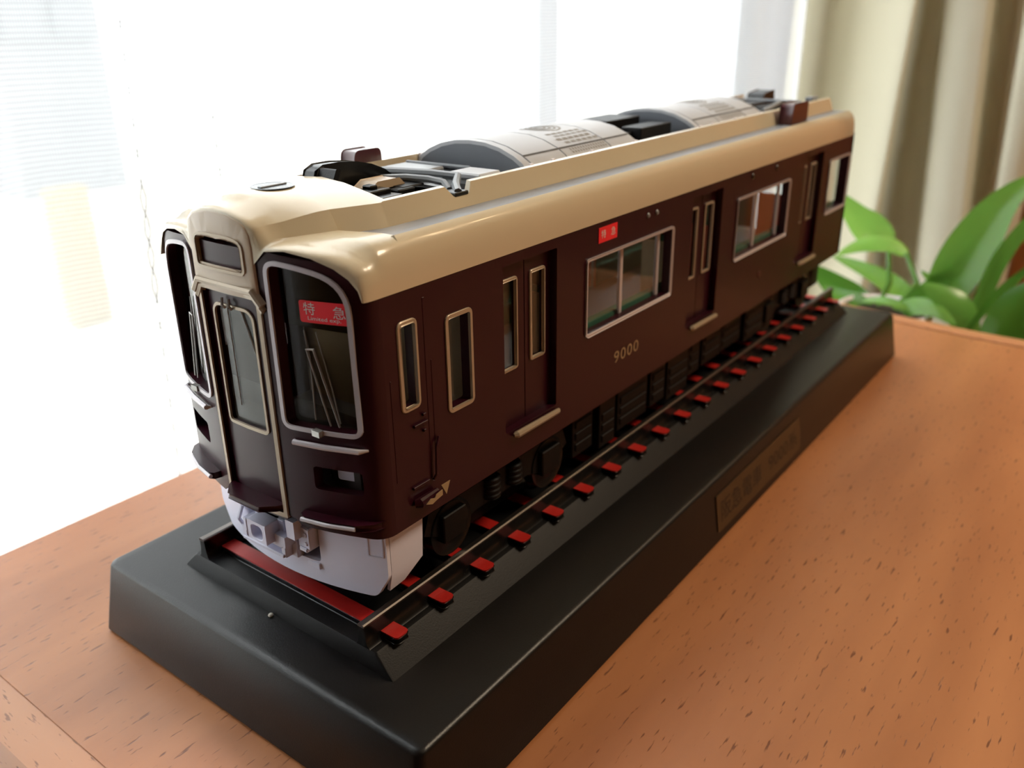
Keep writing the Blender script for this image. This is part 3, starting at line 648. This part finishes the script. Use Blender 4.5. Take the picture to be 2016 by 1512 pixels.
g2 = MB().box(-12.1, -11.3, -0.9, 0.1, D, 10.46).box(-12.35, -11.75, -1.0, -0.65, 10.3, 10.44).bevel(0.03, 1); pg('insulator_block', BLACK, g2)
g3 = MB().tube([(-11.6, 0.4, 10.5), (-11.35, -0.3, 10.55), (-11.25, -1.0, 10.55), (-11.2, -1.45, 10.5), (-11.35, -1.75, 10.36)], 0.09, 8).tube([(-11.0, 0.9, 10.56), (-10.7, -0.6, 10.58), (-10.6, -1.4, 10.56), (-11.1, -1.75, 10.45), (-11.48, -2.15, 10.36)], 0.11, 8); pg('pantograph_arm', GREY, g3)
g4 = MB().prism([(-11.9, 0.2), (-11.55, -1.7), (-11.45, -1.7), (-11.25, 0.2)], lambda u, v: (u, v, D), lambda u, v: (u, v, 10.42)).box(-11.75, -11.25, -2.3, -1.6, 10.3, 10.40).bevel(0.02, 1); pg('frame_plate', BLACKG, g4)
g5 = MB().box(-10.2, -9.3, -1.8, -0.75, 10.42, 10.58).bevel(0.04, 1).box(-10.1, -9.4, -1.7, -0.85, D, 10.42); pg('cable_box', ACGREY, g5, 'pale grey flat equipment box in front of the cooler')
g6 = MB().box(-10.5, -9.2, 0.25, 1.75, D, 10.5).bevel(0.05, 1); pg('cable_box', GREY, g6)
g7 = MB().tube([(-9.15, 1.75, 10.5), (-9.15, -0.6, 10.52), (-9.1, -0.7, D)], 0.05, 6).tube([(-10.9, 1.3, 10.5), (-10.7, -1.0, 10.5)], 0.05, 6); pg('conduit', GREY, g7)
g8 = MB().box(-13.3, -11.5, 1.0, 1.8, D, 10.45).box(-12.8, -12.2, 1.1, 1.6, 10.4, 10.55).bevel(0.03, 1); pg('insulator_block', BLACK, g8)
# between and behind the coolers
pg('equipment_case', BLACK, MB().box(-0.6, 1.6, -1.15, -0.35, D, 10.75).box(-1.6, -0.6, -0.8, 0.4, D, 10.6).bevel(0.03, 1)); pg('equipment_case', BLACK, MB().box(-0.6, 1.7, 0.2, 1.5, D, 10.9).box(-1.7, -0.7, 0.9, 1.7, D, 10.8).bevel(0.03, 1))
pg('roof_beacon', BLACKG, MB().prism([(13.0, D), (13.35, 10.85), (14.5, 10.95), (14.7, D)], lambda u, v: (u, 0.1, v), lambda u, v: (u, 0.9, v)).bevel(0.03, 1))
pg('pantograph_base', BLACKG, MB().box(9.2, 10.4, -1.7, 1.7, D, 10.45).box(10.8, 12.6, -1.6, 1.5, D, 10.5).box(9.6, 12.8, -0.3, 0.3, 10.4, 10.6).bevel(0.03, 1))
pg('pantograph_arm', GREY, MB().tube([(9.0, -1.6, 10.5), (11.0, -1.4, 10.62), (13.2, -0.8, 10.55)], 0.1, 8).tube([(9.0, 1.4, 10.5), (11.0, 1.2, 10.62), (13.2, 0.8, 10.55)], 0.1, 8).tube([(12.9, -1.8, 10.6), (12.9, 1.8, 10.6)], 0.07, 8))
pg('aerial_block', GREY, MB().box(14.0, 14.35, -1.95, -1.6, D, 10.72).box(14.5, 14.9, -1.9, -1.5, D, 10.7).bevel(0.03, 1))
# maroon blocks standing in the roof channels
for (x0, x1, sg) in ((-10.55, -9.45, 1), (8.62, 10.42, -1)):
    pg('roof_block', MARK, MB().prism(rpoly([(x0, 10.03), (x1, 10.03), (x1 - 0.04, 10.86), (x0 + 0.10, 10.86)], [0, 0, 0.15, 0.15], 3), lambda u, v: (u, sg * 2.46, v), lambda u, v: (u, sg * 3.02, v)).bevel(0.04, 2, 50), 'maroon block standing in the roof channel')

# ---------------- skirt and coupler
def xs_(y): return -16.42 + 0.06 * y * y
sk = MB(); SZ = 1.36
so = rpoly([(-3.22, 3.4), (-3.22, 2.0), (-2.85, SZ), (2.85, SZ), (3.22, 2.0), (3.22, 3.4), (1.30, 3.4), (1.30, 2.02), (-1.42, 2.02), (-1.42, 3.4)], [0, 0.1, 0.15, 0.15, 0.1, 0, 0, 0.12, 0.12, 0], 3)
sk.plate(so, [], lambda u, v, d: (xs_(u) + d + 0.10 * max(0, 2.0 - v), u, v), 0.12, [i * 0.4 for i in range(-8, 9)])
for sg in (-1, 1):
    sk.plate([(-15.69, 3.4), (-15.69, 2.0), (-15.60, 1.45), (-15.1, 1.5), (-14.6, 2.0), (-14.5, 3.4)] if sg < 0 else [(-15.69, 3.4), (-15.69, 2.0), (-15.60, 1.45), (-15.1, 1.5), (-14.6, 2.0), (-14.5, 3.4)], [], lambda u, v, d: (u, sg * (3.22 - d - 0.35 * max(0, 2.0 - v)), v), 0.1)
sko = lab(sk.build('skirt', WHITE, tr, smooth=30), 'white snow-plough skirt below the nose')
for sg in (-1, 1):
    hk = MB().plate(rr(2.76, 3.16, 2.55, 3.36, 0.03, 2), [rr(2.79, 3.13, 2.58, 3.33, 0.03, 2)], lambda u, v, d: (xs_(u) - 0.015 + d, sg * u, v), 0.03).build('hatch_outline', LAVG, sko)
cpb = MB(); cpb.box(-16.35, -15.4, -1.40, 1.30, 1.80, 1.98)
cpb.box(-16.75, -16.3, -0.55, 1.05, 2.02, 2.12).box(-16.72, -16.3, -0.50, 1.0, 2.28, 2.40).box(-16.7, -16.3, -0.60, -0.42, 2.02, 2.42).box(-16.7, -16.3, 0.92, 1.10, 2.02, 2.42).box(-16.5, -16.3, -0.8, 1.2, 2.0, 2.5)
cpb.bevel(0.02, 1).build('coupler_bracket', LAVG, sko)
cc = MB(); cc.plate(rr(-0.32, 0.42, 2.42, 3.0, 0.06, 2), [rr(-0.16, 0.26, 2.5, 2.88, 0.12, 3)], lambda u, v, d: (-17.0 + d, u, v), 0.6).box(-16.6, -15.9, -0.5, 0.6, 2.4, 3.0).bevel(0.02, 1, 50)
cc.box(-16.8, -16.3, 0.45, 0.85, 2.42, 2.75).box(-16.8, -16.3, -0.75, -0.38, 2.42, 2.72).box(-16.75, -16.2, -1.1, -0.8, 2.75, 3.25)
cc.build('coupler', LAVG, sko)
cj = MB().box(-16.55, -16.0, -1.38, -0.95, 2.45, 3.05).box(-16.6, -16.0, -1.30, -1.02, 2.38, 2.5).bevel(0.025, 1)
for z in (2.62, 2.86): cj.lathe([(0, -0.03), (0.05, -0.02), (0.06, 0)], (-16.56, -1.25, z), 8, 'X')
cj.build('jumper_box', LAVG, sko)
cj = MB().box(-16.55, -16.0, 0.95, 1.28, 2.5, 3.2).bevel(0.025, 1).tube([(-16.6, 1.1, 2.9), (-16.75, 1.1, 2.6), (-16.6, 1.15, 2.3)], 0.05, 6); cj.build('jumper_box', LAVG, sko)

# ---------------- underframe, bogies, wheels
MB().box(-15.2, 15.4, -3.0, 3.0, 3.05, 3.45).box(-14.2, 14.2, -2.2, 2.2, 1.0, 3.2).build('underframe', BLACK, tr)
for xc in (-11.0, 10.4):
    bg_ = MB(); bg_.box(xc - 2.9, xc + 2.9, -2.3, 2.3, 2.2, 3.0)
    for sg in (-1, 1):
        y0, y1 = sorted((sg * 2.55, sg * 2.95))
        bg_.prism([(xc - 3.2, 2.25), (xc - 2.2, 1.75), (xc - 1.2, 2.05), (xc + 1.2, 2.05), (xc + 2.2, 1.75), (xc + 3.2, 2.25), (xc + 3.0, 2.75), (xc - 3.0, 2.75)], lambda u, v: (u, y0, v), lambda u, v: (u, y1, v))
        for dx in (-2.2, 2.2): bg_.box(xc + dx - 0.45, xc + dx + 0.45, min(sg * 2.9, sg * 3.12), max(sg * 2.9, sg * 3.12), 1.75, 2.55)
        for dx in (-0.5, 0.5): bg_.lathe([(0.28, 0), (0.34, 0.08), (0.28, 0.16), (0.34, 0.24), (0.28, 0.32), (0.34, 0.40), (0.28, 0.48), (0.34, 0.56), (0.28, 0.64)], (xc + dx, sg * 2.9, 2.15), 12)
    bgo = bg_.bevel(0.03, 1, 50).build('bogie', BLACK, tr)
    for dx in (-2.2, 2.2):
        for sg in (-1, 1):
            MB().lathe([(0, -0.25), (0.95, -0.25), (0.97, -0.1), (0.84, -0.06), (0.80, 0.25), (0.6, 0.2), (0.2, 0.28), (0, 0.28)] if sg > 0 else [(0, 0.25), (0.95, 0.25), (0.97, 0.1), (0.84, 0.06), (0.80, -0.25), (0.6, -0.2), (0.2, -0.28), (0, -0.28)], (xc + dx, sg * 2.72, 2.03), 28, 'Y').build('wheel', STEEL if False else BLACKG, bgo)
random.seed(3); x = -7.4
while x < 6.6:
    wd = random.uniform(0.9, 2.0); zb = random.uniform(1.3, 1.7)
    for sg in (-1, 1):
        y0, y1 = sorted((sg * 1.6, sg * random.uniform(2.85, 3.1))); eb = MB().box(x, x + wd, y0, y1, zb, 3.2); yo = sg * max(abs(y0), abs(y1))
        for k in range(3):
            z_ = zb + 0.2 + 0.38 * k; eb.box(x + 0.12, x + wd - 0.12, min(yo, yo + sg * 0.05), max(yo, yo + sg * 0.05), z_, z_ + 0.25)
        eb.bevel(0.025, 1).build('equipment_box', BLACK, tr)
    x += wd + random.uniform(0.12, 0.3)
for (a, b) in ((-15.3, -14.5),): MB().box(a, b, -2.9, 2.9, 1.6, 3.1).bevel(0.05).build('equipment_box', BLACK, tr)
MB().box(14.2, 15.3, -2.8, 2.8, 1.7, 3.1).bevel(0.05).build('equipment_box', BLACK, tr)

# ---------------- interior seen through the windows
MB().box(-15.2, 15.3, -3.2, 3.2, 3.95, 4.10).build('cabin_floor', GREYIN, tr)
MB().box(-15.2, 15.3, -3.2, 3.2, 9.1, 9.2).build('cabin_ceiling', BEIGE, tr)
MB().plate([(-3.2, 4.1), (3.2, 4.1), (3.2, 9.1), (-3.2, 9.1)], [rr(-0.7, 0.7, 4.3, 8.4, 0.1, 2)], lambda u, v, d: (-12.35 + d, u, v), 0.12).build('cab_partition', BEIGE, tr)
MB().box(-16.1, -15.2, -2.9, 2.9, 4.1, 5.7).bevel(0.1).build('driver_desk', CABDARK, tr)
for sg in (-1, 1):
    for (a, b) in ((-8.6, -1.6), (1.7, 8.6), (12.2, 15.0)):
        y0, y1 = sorted((sg * 1.9, sg * 3.2)); q = MB().box(a, b, y0, y1, 4.1, 4.9).box(a, b, *sorted((sg * 2.85, sg * 3.2)), 4.8, 5.95).bevel(0.08).build('bench_seat', SEATG, tr)
    for xx in (-8.75, -1.5, 1.55, 8.75): MB().box(xx - 0.06, xx + 0.06, *sorted((sg * 1.9, sg * 3.25)), 4.1, 7.2).build('seat_end_panel', BEIGE if xx < 0 else ORANGE, tr)
    for xx in (-8.9, -1.35, 1.4, 8.9): MB().tube([(xx, sg * 1.9, 4.1), (xx, sg * 1.9, 9.1)], 0.06, 8).build('grab_pole', SILVER, tr)

# ================================================================== PLANT
pt = thing('potted_plant', 'leafy green plant in a white pot behind the far table end', 'plant', (31.2, -2.6, -20))
stl = thing('plant_stool', 'low wooden stool holding the white plant pot', 'stool', (31.2, -2.6, FZ))
MB().lathe([(6.5, -22.0), (7.0, -21.8), (7.0, -20.6), (6.8, -20.4)], (31.2, -2.6, 0), 28).build('seat', WOODY, stl)
for a in range(4):
    c_, s_ = math.cos(a * PI / 2 + 0.7), math.sin(a * PI / 2 + 0.7); MB().tube([(31.2 + 4 * c_, -2.6 + 4 * s_, -21.9), (31.2 + 6.5 * c_, -2.6 + 6.5 * s_, FZ)], 1.2, 8).build('leg', WOODY, stl)
MB().lathe([(2.2, -20.4), (2.4, -20.2), (2.7, -6.0), (2.75, -4.6), (2.95, -4.5), (3.0, -3.85), (2.85, -3.75), (2.65, -3.9), (2.6, -4.6), (0, -4.7)], (31.2, -2.6, 0), 36).build('pot', POT, pt)
MB().lathe([(2.6, -4.5), (2.5, -4.25), (1.2, -4.0), (0, -3.95)], (31.2, -2.6, 0), 20).build('soil', SOIL, pt)
def leaf(pts, hw, face=(-0.75, -0.45, 0.5), fold=0.25, tw=0.0):
    P = [Vector(p) for p in pts]; n = 14; rows = []
    def cr(t):
        f = t * (len(P) - 1); i = min(int(f), len(P) - 2); f -= i
        p0, p1, p2, p3 = P[max(i - 1, 0)], P[i], P[i + 1], P[min(i + 2, len(P) - 1)]
        return 0.5 * ((2 * p1) + (p2 - p0) * f + (2 * p0 - 5 * p1 + 4 * p2 - p3) * f * f + (3 * p1 - p0 - 3 * p2 + p3) * f ** 3)
    F = Vector(face).normalized()
    for k in range(n + 1):
        t = k / n; c = cr(t); d = (cr(min(1, t + 0.02)) - cr(max(0, t - 0.02))).normalized(); s_ = d.cross(F).normalized(); nn = s_.cross(d).normalized()
        u = t; wv = hw * (math.sin(PI * min(1, (u * 0.93 + 0.07)) ** 0.8) ** 0.75 if u < 1 else 0.02); wv = max(wv, hw * 0.05)
        if tw: a = tw * (t - 0.3); s_, nn = s_ * math.cos(a) + nn * math.sin(a), nn * math.cos(a) - s_ * math.sin(a)
        rows.append([c + s_ * wv * q + nn * (fold * wv * (abs(q) ** 1.6)) for q in (-1, -0.6, -0.25, 0, 0.25, 0.6, 1)])
    mb = MB(); mb.grid(rows); o = mb.build('leaf', LEAF, pt, smooth=80, recalc=False); return o
ST = lambda a, b, c: MB().tube([a, b, c], [0.22, 0.19, 0.15], 8).build('stem', LEAF, pt)
leaf([(40, -0.1, -1.8), (40, 1.3, -0.9), (39.6, 2.3, 0.0), (39, 3.9, 1.9)], 1.35)
ST((31.6, -2.0, -4.2), (36.5, -1.4, -3.6), (40, -0.1, -1.8))
leaf([(36, -2.3, -1.2), (36, -1.2, -0.65), (35.6, -0.1, -0.65), (35, 0.9, -0.95), (34, 1.8, -1.5)], 0.75, (-0.5, -0.3, 0.85), -0.2)
ST((31.8, -3.0, -4.2), (35.2, -3.5, -3.0), (36, -2.3, -1.2))
leaf([(38, -3.2, -5.7), (39, -1.2, -4.7), (40, 0.8, -4.1), (41, 4.2, -3.4)], 1.0, (-0.6, -0.5, 0.7))
leaf([(33, -1.5, -5.2), (34, 0.2, -4.7), (34, 1.6, -3.8), (34, 3.6, -2.5)], 1.15, (-0.8, -0.5, 0.3))
leaf([(32, -0.9, -3.9), (31.2, -2.6, -3.45), (31, -4.6, -3.7)], 0.42, (-0.5, -0.3, 0.85))
leaf([(34, -5.3, -4.0), (34, -5.9, -1.8), (35, -6.6, 0.4), (36, -7.5, 2.6), (37.4, -8.9, 4.6)], 1.55, (-0.55, -0.25, 0.75), 0.35)
leaf([(31, -8.1, -4.6), (31, -7.1, -3.1), (31, -6.1, -2.4), (31, -4.6, -1.8)], 1.0, (-0.8, -0.3, 0.5), -0.3)
leaf([(32, -7.6, -4.9), (33, -7.9, -2.5), (34, -8.3, -0.3), (36, -9.3, 2.0), (37, -10.0, 3.4)], 0.6, (-0.6, -0.6, 0.4))
leaf([(31, -7.8, -4.6), (31, -8.8, -2.6), (32, -9.6, -1.2), (33, -10.8, 0.4)], 0.5, (-0.3, -0.8, 0.3), -0.4)
leaf([(35, -6.0, -3.9), (35, -5.0, -3.1), (35, -3.6, -2.0)], 0.4, (-0.7, -0.4, 0.5))
leaf([(30, -9.2, -5.6), (30, -9.9, -3.6), (30, -10.4, -1.8), (30, -11.4, -0.2)], 1.3, (-0.8, -0.2, 0.4), -0.3)
leaf([(34, -5.8, -4.4), (34.5, -6.2, -3.0), (35, -6.9, -1.6)], 0.7, (-0.7, -0.4, 0.5))
leaf([(31.4, -1.6, -4.3), (32, -0.4, -4.0), (32.6, 0.9, -3.9), (33, 2.2, -3.6)], 0.7, (-0.5, -0.4, 0.8))
leaf([(31.5, -3.0, -4.2), (31.0, -4.4, -3.3), (30.4, -5.8, -3.2), (29.9, -7.2, -3.8)], 0.65, (-0.7, -0.3, 0.6), -0.2)
leaf([(32, -3.2, -4.2), (33.2, -4.6, -2.8), (34.4, -5.6, -1.4), (35.6, -6.2, 0.2)], 0.6, (-0.7, -0.4, 0.4), 0.3)
for a, b, c in (((31.6, -3.2, -4.2), (33, -4.6, -4.2), (34, -5.3, -4.0)), ((31.2, -3.4, -4.2), (31.2, -6.0, -4.9), (31, -8.1, -4.6)), ((31, -3.4, -4.2), (30.6, -6.5, -5.2), (30, -9.2, -5.6)), ((31.5, -3.4, -4.2), (31.8, -5.6, -5.0), (32, -7.6, -4.9)), ((31.6, -2.2, -4.2), (32.4, -1.7, -4.6), (33, -1.5, -5.2)), ((31.8, -2.6, -4.2), (35, -3.0, -5.2), (38, -3.2, -5.7))): ST(a, b, c)

# ================================================================== CURTAINS
lc = MB(); rows = []
zs = [-72 + 4.0 * k for k in range(51)]
def lacey(x, z): return 15.6 + 0.75 * math.sin(x * 0.42 + 0.006 * z) + 0.35 * math.sin(x * 0.93 + 1.3) + 0.25 * math.sin(x * 0.19 - 0.02 * z)
xs = [-64 + 0.75 * k for k in range(170)]
for z in zs: rows.append([(x, lacey(x, z), z) for x in xs if x < 63.5])
lc.grid(rows); lace = lc.build('lace_curtain', LACE, smooth=80, recalc=False, origin=(0, 15, 0))
tag(lace, 'sheer white lace curtain hanging across the bright window', 'curtain')
for x0, sl in ((-9.2, -0.045), (-6.1, -0.01), (10.2, 0.0)):
    sm = MB(); rows = []
    for ph in (0, PI):
        P = []
        for k in range(150):
            z = -40 + 0.45 * k; x = x0 - sl * (15 - z) * -1 * 1.0 if False else x0 + sl * (15 - z); x += 0.11 * math.sin(k * 1.25 + ph); P.append((x, lacey(x, z) - 0.12, z))
        sm.tube(P, 0.022, 4, caps=False)
    sm.build('stitched_seam', SEAM, lace)
dr = MB()
top = [(63.5, 17.6), (68, 18.4), (71.2, 17.2), (71.0, 14.8), (69.6, 12.4), (68.0, 9.8), (66.8, 7.7), (67.2, 7.1), (70.5, 7.9), (82, 10.6), (84, 8.8), (80, 7.0), (74, 6.2), (70.5, 5.3), (69.4, 3.8), (69.5, 2.2), (70.6, 1.3), (75.6, 1.3), (77, 0.2), (75.4, -0.7), (71.6, -1.4), (71.2, -2.8), (72.4, -4.2), (75, -4.6)]
bot = [(63.5, 18.0), (67.6, 18.8), (71.0, 17.8), (71.0, 15.6), (69.8, 13.4), (68.2, 10.9), (66.8, 8.6), (67.2, 7.9), (70.5, 8.4), (82, 11.0), (84, 8.4), (80, 6.2), (74, 5.0), (70.3, 3.9), (69.2, 2.6), (69.4, 0.9), (70.6, -0.2), (76.6, 0.0), (78, -0.8), (76.0, -1.5), (71.8, -2.2), (71.4, -3.1), (72.4, -3.9), (75, -4.2)]
def cr1(P, t):
    f = t * (len(P) - 1); i = min(int(f), len(P) - 2); f -= i; p = [P[max(i - 1, 0)], P[i], P[i + 1], P[min(i + 2, len(P) - 1)]]
    return tuple(0.5 * (2 * p[1][k] + (p[2][k] - p[0][k]) * f + (2 * p[0][k] - 5 * p[1][k] + 4 * p[2][k] - p[3][k]) * f * f + (3 * p[1][k] - p[0][k] - 3 * p[2][k] + p[3][k]) * f ** 3) for k in (0, 1))
rows = []
for k in range(29):
    z = -72 + 7 * k; t = (z + 8) / 24.0; t = max(-0.6, min(1.6, t)); R_ = []
    for j in range(121):
        a = cr1(bot, j / 120); b = cr1(top, j / 120); R_.append((a[0] + (b[0] - a[0]) * t, a[1] + (b[1] - a[1]) * t, z))
    rows.append(R_)
dr.grid(rows); drp = dr.build('drape', DRAPE, smooth=80, recalc=False, origin=(70, 5, -72))
tag(drp, 'beige linen drape gathered in deep folds beside the lace curtain', 'curtain')
# wooden cabinet behind the drape and plant
cb = thing('wooden_cabinet', 'orange-brown wooden cabinet side behind the plant at right edge', 'cabinet', (92, -20, FZ))
MB().box(80, 112, -34, -3.6, FZ, 60).bevel(0.4).build('body', WOODZ, cb)
for k in range(2):
    dl = MB().box(79.2, 80, -33.5 + 15.2 * k, -18.9 + 15.0 * k, FZ + 3, 58).bevel(0.3).build('door', WOODZ, cb); MB().tube([(79.0, -20.5 + 3.4 * k, 0), (78.3, -20.5 + 3.4 * k, 1), (78.3, -20.5 + 3.4 * k, 9), (79.0, -20.5 + 3.4 * k, 10)], 0.5, 8).build('handle', STEEL, dl)

# ================================================================== CEILING LAMP (bulbs reflected as glints on the roof)
cl = thing('ceiling_lamp', 'three-bulb pendant lamp hanging from the ceiling', 'lamp', (127, -56, CZ))
MB().lathe([(9, 0), (9, -2), (3, -5), (1.0, -6), (1.0, -24), (2.2, -26), (2.2, -30), (0, -31)], (127, -56, CZ), 24).build('stem', STEEL, cl)
for (x, y, z) in LAMPS:
    MB().tube([(127, -56, CZ - 27), ((x + 127) / 2, (y - 56) / 2, CZ - 25), (x, y, z + 9)], 0.7, 8).build('arm', STEEL, cl)
    MB().lathe([(1.6, 8), (1.8, 4), (0.5, 2.4)], (x, y, z), 12).build('socket', STEEL, cl)
    MB().lathe([(0, -3.2), (1.6, -2.7), (2.6, -1), (2.6, 0.6), (1.6, 2.4), (0, 3)], (x, y, z), 14).build('bulb', BULB, cl)
l = bpy.data.lights.new('fill_lamp', 'AREA'); l.shape = 'DISK'; l.size = 0.6; l.energy = FILL_W; l.color = (1.0, 0.80, 0.58)  # unseen warm fill, added to lift the near side
o = bpy.data.objects.new('fill_lamp', l); COL.objects.link(o); o.location = Vector(FILL_LAMP) * S
sh = thing('fill_lamp_housing', 'unseen round white housing added for the fill lamp', 'lamp', (FILL_LAMP[0], FILL_LAMP[1], CZ))  # housing added around the unseen fill
MB().lathe([(32, 0), (33, -4), (33, -9), (31, -9), (31, -5), (0, -5)], (FILL_LAMP[0], FILL_LAMP[1], CZ), 36).build('housing', CEIL, sh)
